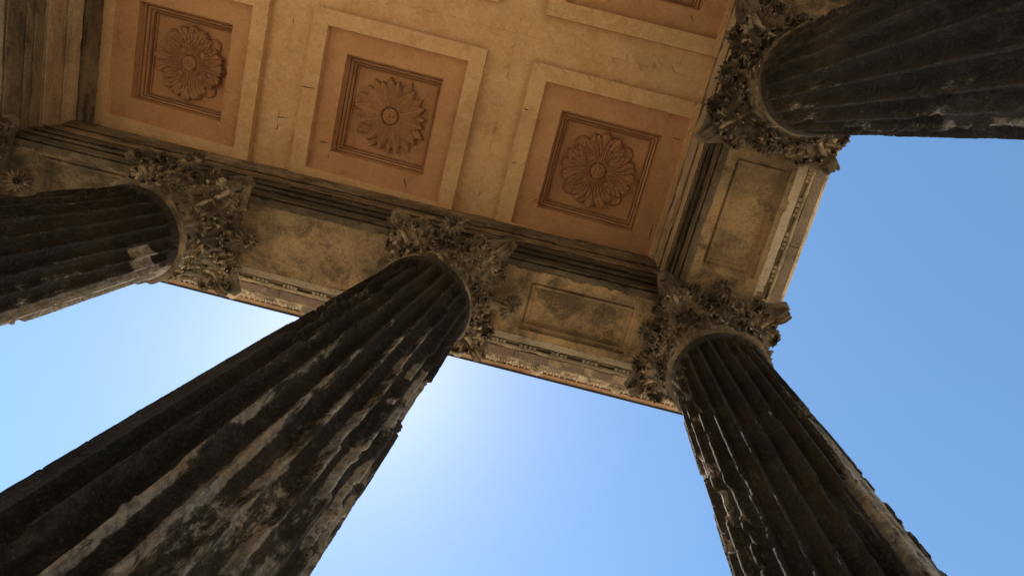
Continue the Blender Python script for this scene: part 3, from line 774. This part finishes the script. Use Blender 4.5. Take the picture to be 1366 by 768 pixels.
def rosette_acanthus(seed):
    nr, na = 84, 480
    q, t = np.meshgrid(np.linspace(0, 1, nr) ** .9, np.arange(na) / na * 2 * PI, indexing='ij')
    R = .46; r = q * R
    d = (t + PI / 4) % (PI / 2) - PI / 4                       # main leaves on the axes
    rm = .408 * np.cos(d * 1.12) ** .35 * (1.02 - .13 * (1 - np.abs(np.cos(d * 9)) ** .6) - .05 * (1 - np.abs(np.cos(d * 27)) ** .7))
    rm = np.where(np.abs(d) > .66, rm * (1 - (np.abs(d) - .66) * 1.6), rm)
    d2 = (t) % (PI / 2) - PI / 4                               # back leaves on the diagonals
    rb = .432 * (1 - 1.1 * np.abs(d2) ** 2.0 * 2.2)
    main = sstep(0, .005, rm - r); back = sstep(0, .005, rb - r)
    fan = d * (1.0 + .55 * (1 - r / .4))
    vein = np.cos(fan * 32 + 1.6 * np.sin(r * 26 + np.sign(d) * 1.0)) * sstep(.06, .16, r)
    hm = .050 + .022 * sstep(.22, .38, r) + .011 * vein + .006 * np.cos(fan * 70 + 2.2 * np.sin(r * 40)) * sstep(.12, .2, r) + .012 * np.cos(d * 4) * sstep(.3, .1, r) - .022 * np.exp(-((np.abs(d) - .70) / .10) ** 2) * sstep(.09, .2, r)
    hm += .012 * np.cos(fan * 15) * sstep(.2, .36, r)
    hm -= .045 * np.exp(-(((r - .165) / .026) ** 2 + ((np.abs(d) - .72) / .13) ** 2)) + .03 * np.exp(-(((r - .25) / .02) ** 2 + ((np.abs(d) - .42) / .05) ** 2)) + .02 * np.exp(-(((r - .30) / .016) ** 2 + ((np.abs(d) - .2) / .03) ** 2))
    hb = .014 + .016 * np.exp(-((rb - r - .025) / .012) ** 2)
    h = np.maximum(-.014 + main * (hm + .014), -.014 + back * (hb + .014))
    # heart
    h = np.where(r < .098, -.012, h)
    h = np.where(r < .078, .066 + .012 * np.cos(r / .078 * 1.4), h)
    dots = np.cos(r * 190) * np.cos(t * np.maximum(np.round(r * 150), 1) * 1.0)
    h = np.where(r < .066, h + .012 * dots, h)
    # turned-over, uneven edges
    P = np.stack([r * np.cos(t), r * np.sin(t), -h], -1)
    wob = (fbm(P, 12, 4, seed) - .5)
    P[..., 0] *= 1 + .05 * wob; P[..., 1] *= 1 + .05 * wob; P[..., 2] += (fbm(P, 60, 3, seed + 3) - .5) * .008 * (h > 0)
    P[..., 2] += PAN - .004
    return mesh("rosette", P, grid_faces(nr, na, True), M_cofd, True)
def rosette_daisy(seed):
    nr, na = 84, 480
    q, t = np.meshgrid(np.linspace(0, 1, nr) ** .9, np.arange(na) / na * 2 * PI, indexing='ij')
    R = .46; r = q * R; h = np.full(r.shape, -.014)
    rng = random.Random(seed)
    for layer, (np_, ro, ba, hh) in enumerate(((12, .435, .13, .022), (12, .405, 0.0, .042))):
        for k in range(np_):
            a0 = (k + (.5 if layer == 0 else 0)) * 2 * PI / np_ + rng.uniform(-.05, .05); L = ro * rng.uniform(.93, 1.03)
            da = (t - a0 + PI) % (2 * PI) - PI
            x = r * np.cos(da); y = r * np.sin(da)
            s = np.clip(x / L, 0, 1)
            wd = .074 * np.sin(PI * np.clip(s, 0, 1) ** 1.1) ** .85 * (1.1 - .25 * s) * (L / .39)
            ins = sstep(0, .004, wd - np.abs(y)) * (x > .03)
            hp = hh * 1.3 + .022 * s * (1 - (y / (wd + 1e-6)) ** 2) + .005 * np.cos(y * 420) * ins - .012 * np.exp(-(y / .004) ** 2)
            hp += .004 * rng.uniform(-1, 1)
            h = np.where(ins > .02, np.maximum(h, -.014 + ins * (hp + .014)), h)
    h = np.where(r < .100, -.012, h)
    h = np.where(r < .084, .056 + .006 * np.sin(r * 170 + 3 * t) + .012 * np.exp(-((r - .03) / .01) ** 2), h)
    P = np.stack([r * np.cos(t), r * np.sin(t), -h], -1)
    P[..., 2] += (fbm(P, 50, 3, seed + 3) - .5) * .006 * (h > 0) + PAN - .004
    return mesh("rosette", P, grid_faces(nr, na, True), M_cofd, True)
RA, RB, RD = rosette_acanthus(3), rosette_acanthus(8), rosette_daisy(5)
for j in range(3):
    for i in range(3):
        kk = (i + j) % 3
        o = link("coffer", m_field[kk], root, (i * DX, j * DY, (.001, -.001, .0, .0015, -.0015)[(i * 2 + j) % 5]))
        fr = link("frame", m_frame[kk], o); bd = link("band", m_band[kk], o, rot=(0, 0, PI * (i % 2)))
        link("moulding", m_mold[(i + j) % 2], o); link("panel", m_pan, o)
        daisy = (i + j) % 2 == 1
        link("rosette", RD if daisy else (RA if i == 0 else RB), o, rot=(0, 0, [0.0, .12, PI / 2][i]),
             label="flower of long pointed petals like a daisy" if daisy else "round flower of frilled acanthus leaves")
# hairline cracks and chips in the ochre stone
def crack(pts, wdt, z, seed):
    rng = random.Random(seed); P = []; n = 0
    (x0, y0), (x1, y1) = pts; L = math.hypot(x1 - x0, y1 - y0); tx, ty = (x1 - x0) / L, (y1 - y0) / L
    m = max(5, int(L / .015)); V = []
    for i in range(m + 1):
        s = i / m; wv = wdt * math.sin(PI * min(max(s, .04), .96)) * rng.uniform(.5, 1.4); o = rng.uniform(-1, 1) * .004
        cx_, cy_ = x0 + tx * L * s - ty * o, y0 + ty * L * s + tx * o
        V += [(cx_ - ty * wv, cy_ + tx * wv, z), (cx_ + ty * wv, cy_ - tx * wv, z)]
    F = [(2 * i, 2 * i + 1, 2 * i + 3, 2 * i + 2) for i in range(m)]
    return V, F

M_black = NT("crack_dirt", 1.0).m; M_black.node_tree.nodes["Principled BSDF"].inputs["Base Color"].default_value = (.02, .013, .008, 1)
for q, (a_, b_, dz) in enumerate((((4.637, 1.365), (4.478, 1.387), 0), ((4.914, .975), (4.738, 1.0), FIELD), ((4.369, .842), (4.257, .849), BAND), ((4.235, .729), (4.227, .689), BAND),
        ((2.255, 1.724), (2.175, 1.723), 0), ((2.228, 1.165), (2.174, 1.168), 0), ((.691, 1.82), (.568, 1.82), BAND), ((.853, 2.992), (.799, 2.917), BAND), ((4.065, 1.307), (4.015, 1.311), BAND),
        ((.60, .95), (.585, .70), BAND), ((3.35, .70), (3.30, .60), BAND))):
    V, F = crack((a_, b_), .004, CZ + dz - .005, q)
    o = link("crack", mesh("crack", np.array(V) - np.array([XA, YA, CZ]), F, M_black, False), root)

# ------------------------------------------------------------------ roof, back wall, floor, ground
def slab(name, x0, x1, y0, y1, z0, z1, mat, kind="structure"):
    p = Parts(); p.box(x0, x1, y0, y1, z0, z1); return link(name, p.me(name, mat), kind=kind)
slab("roof", -.86, 8.34, -.80, 12, H + 1.42, H + 1.9, M_dim)
slab("back_wall", -.376, 7.85, YB + .004, YB + .8, .005, H + 1.41, M_wall)
slab("floor", -1.2, 8.7, -1.3, 12, -.02, 0, M_floor)
pod = thing("stone_platform", "stone platform with a flight of steps below the front columns", "platform", (3.7, -1.3, -2.4))
for k in range(12):
    p = Parts(); p.box(-4.9, 5.0, -.32 * (k + 1), -.004 - .32 * k, -.0, 2.4 - .18 * (k + 1)); link("step", p.me("step", M_floor), pod)
p = Parts(); p.box(-4.9, 5.0, 0, 13.3, 0, 2.376); link("podium_body", p.me("podium_body", M_wall), pod)
n = 24; X, Y = np.meshgrid(np.linspace(-600, 600, n), np.linspace(-600, 600, n), indexing='ij')
link("ground", mesh("ground", np.stack([X, Y, 0 * X - 2.4], -1), grid_faces(n, n), M_plaza, False), kind="structure")
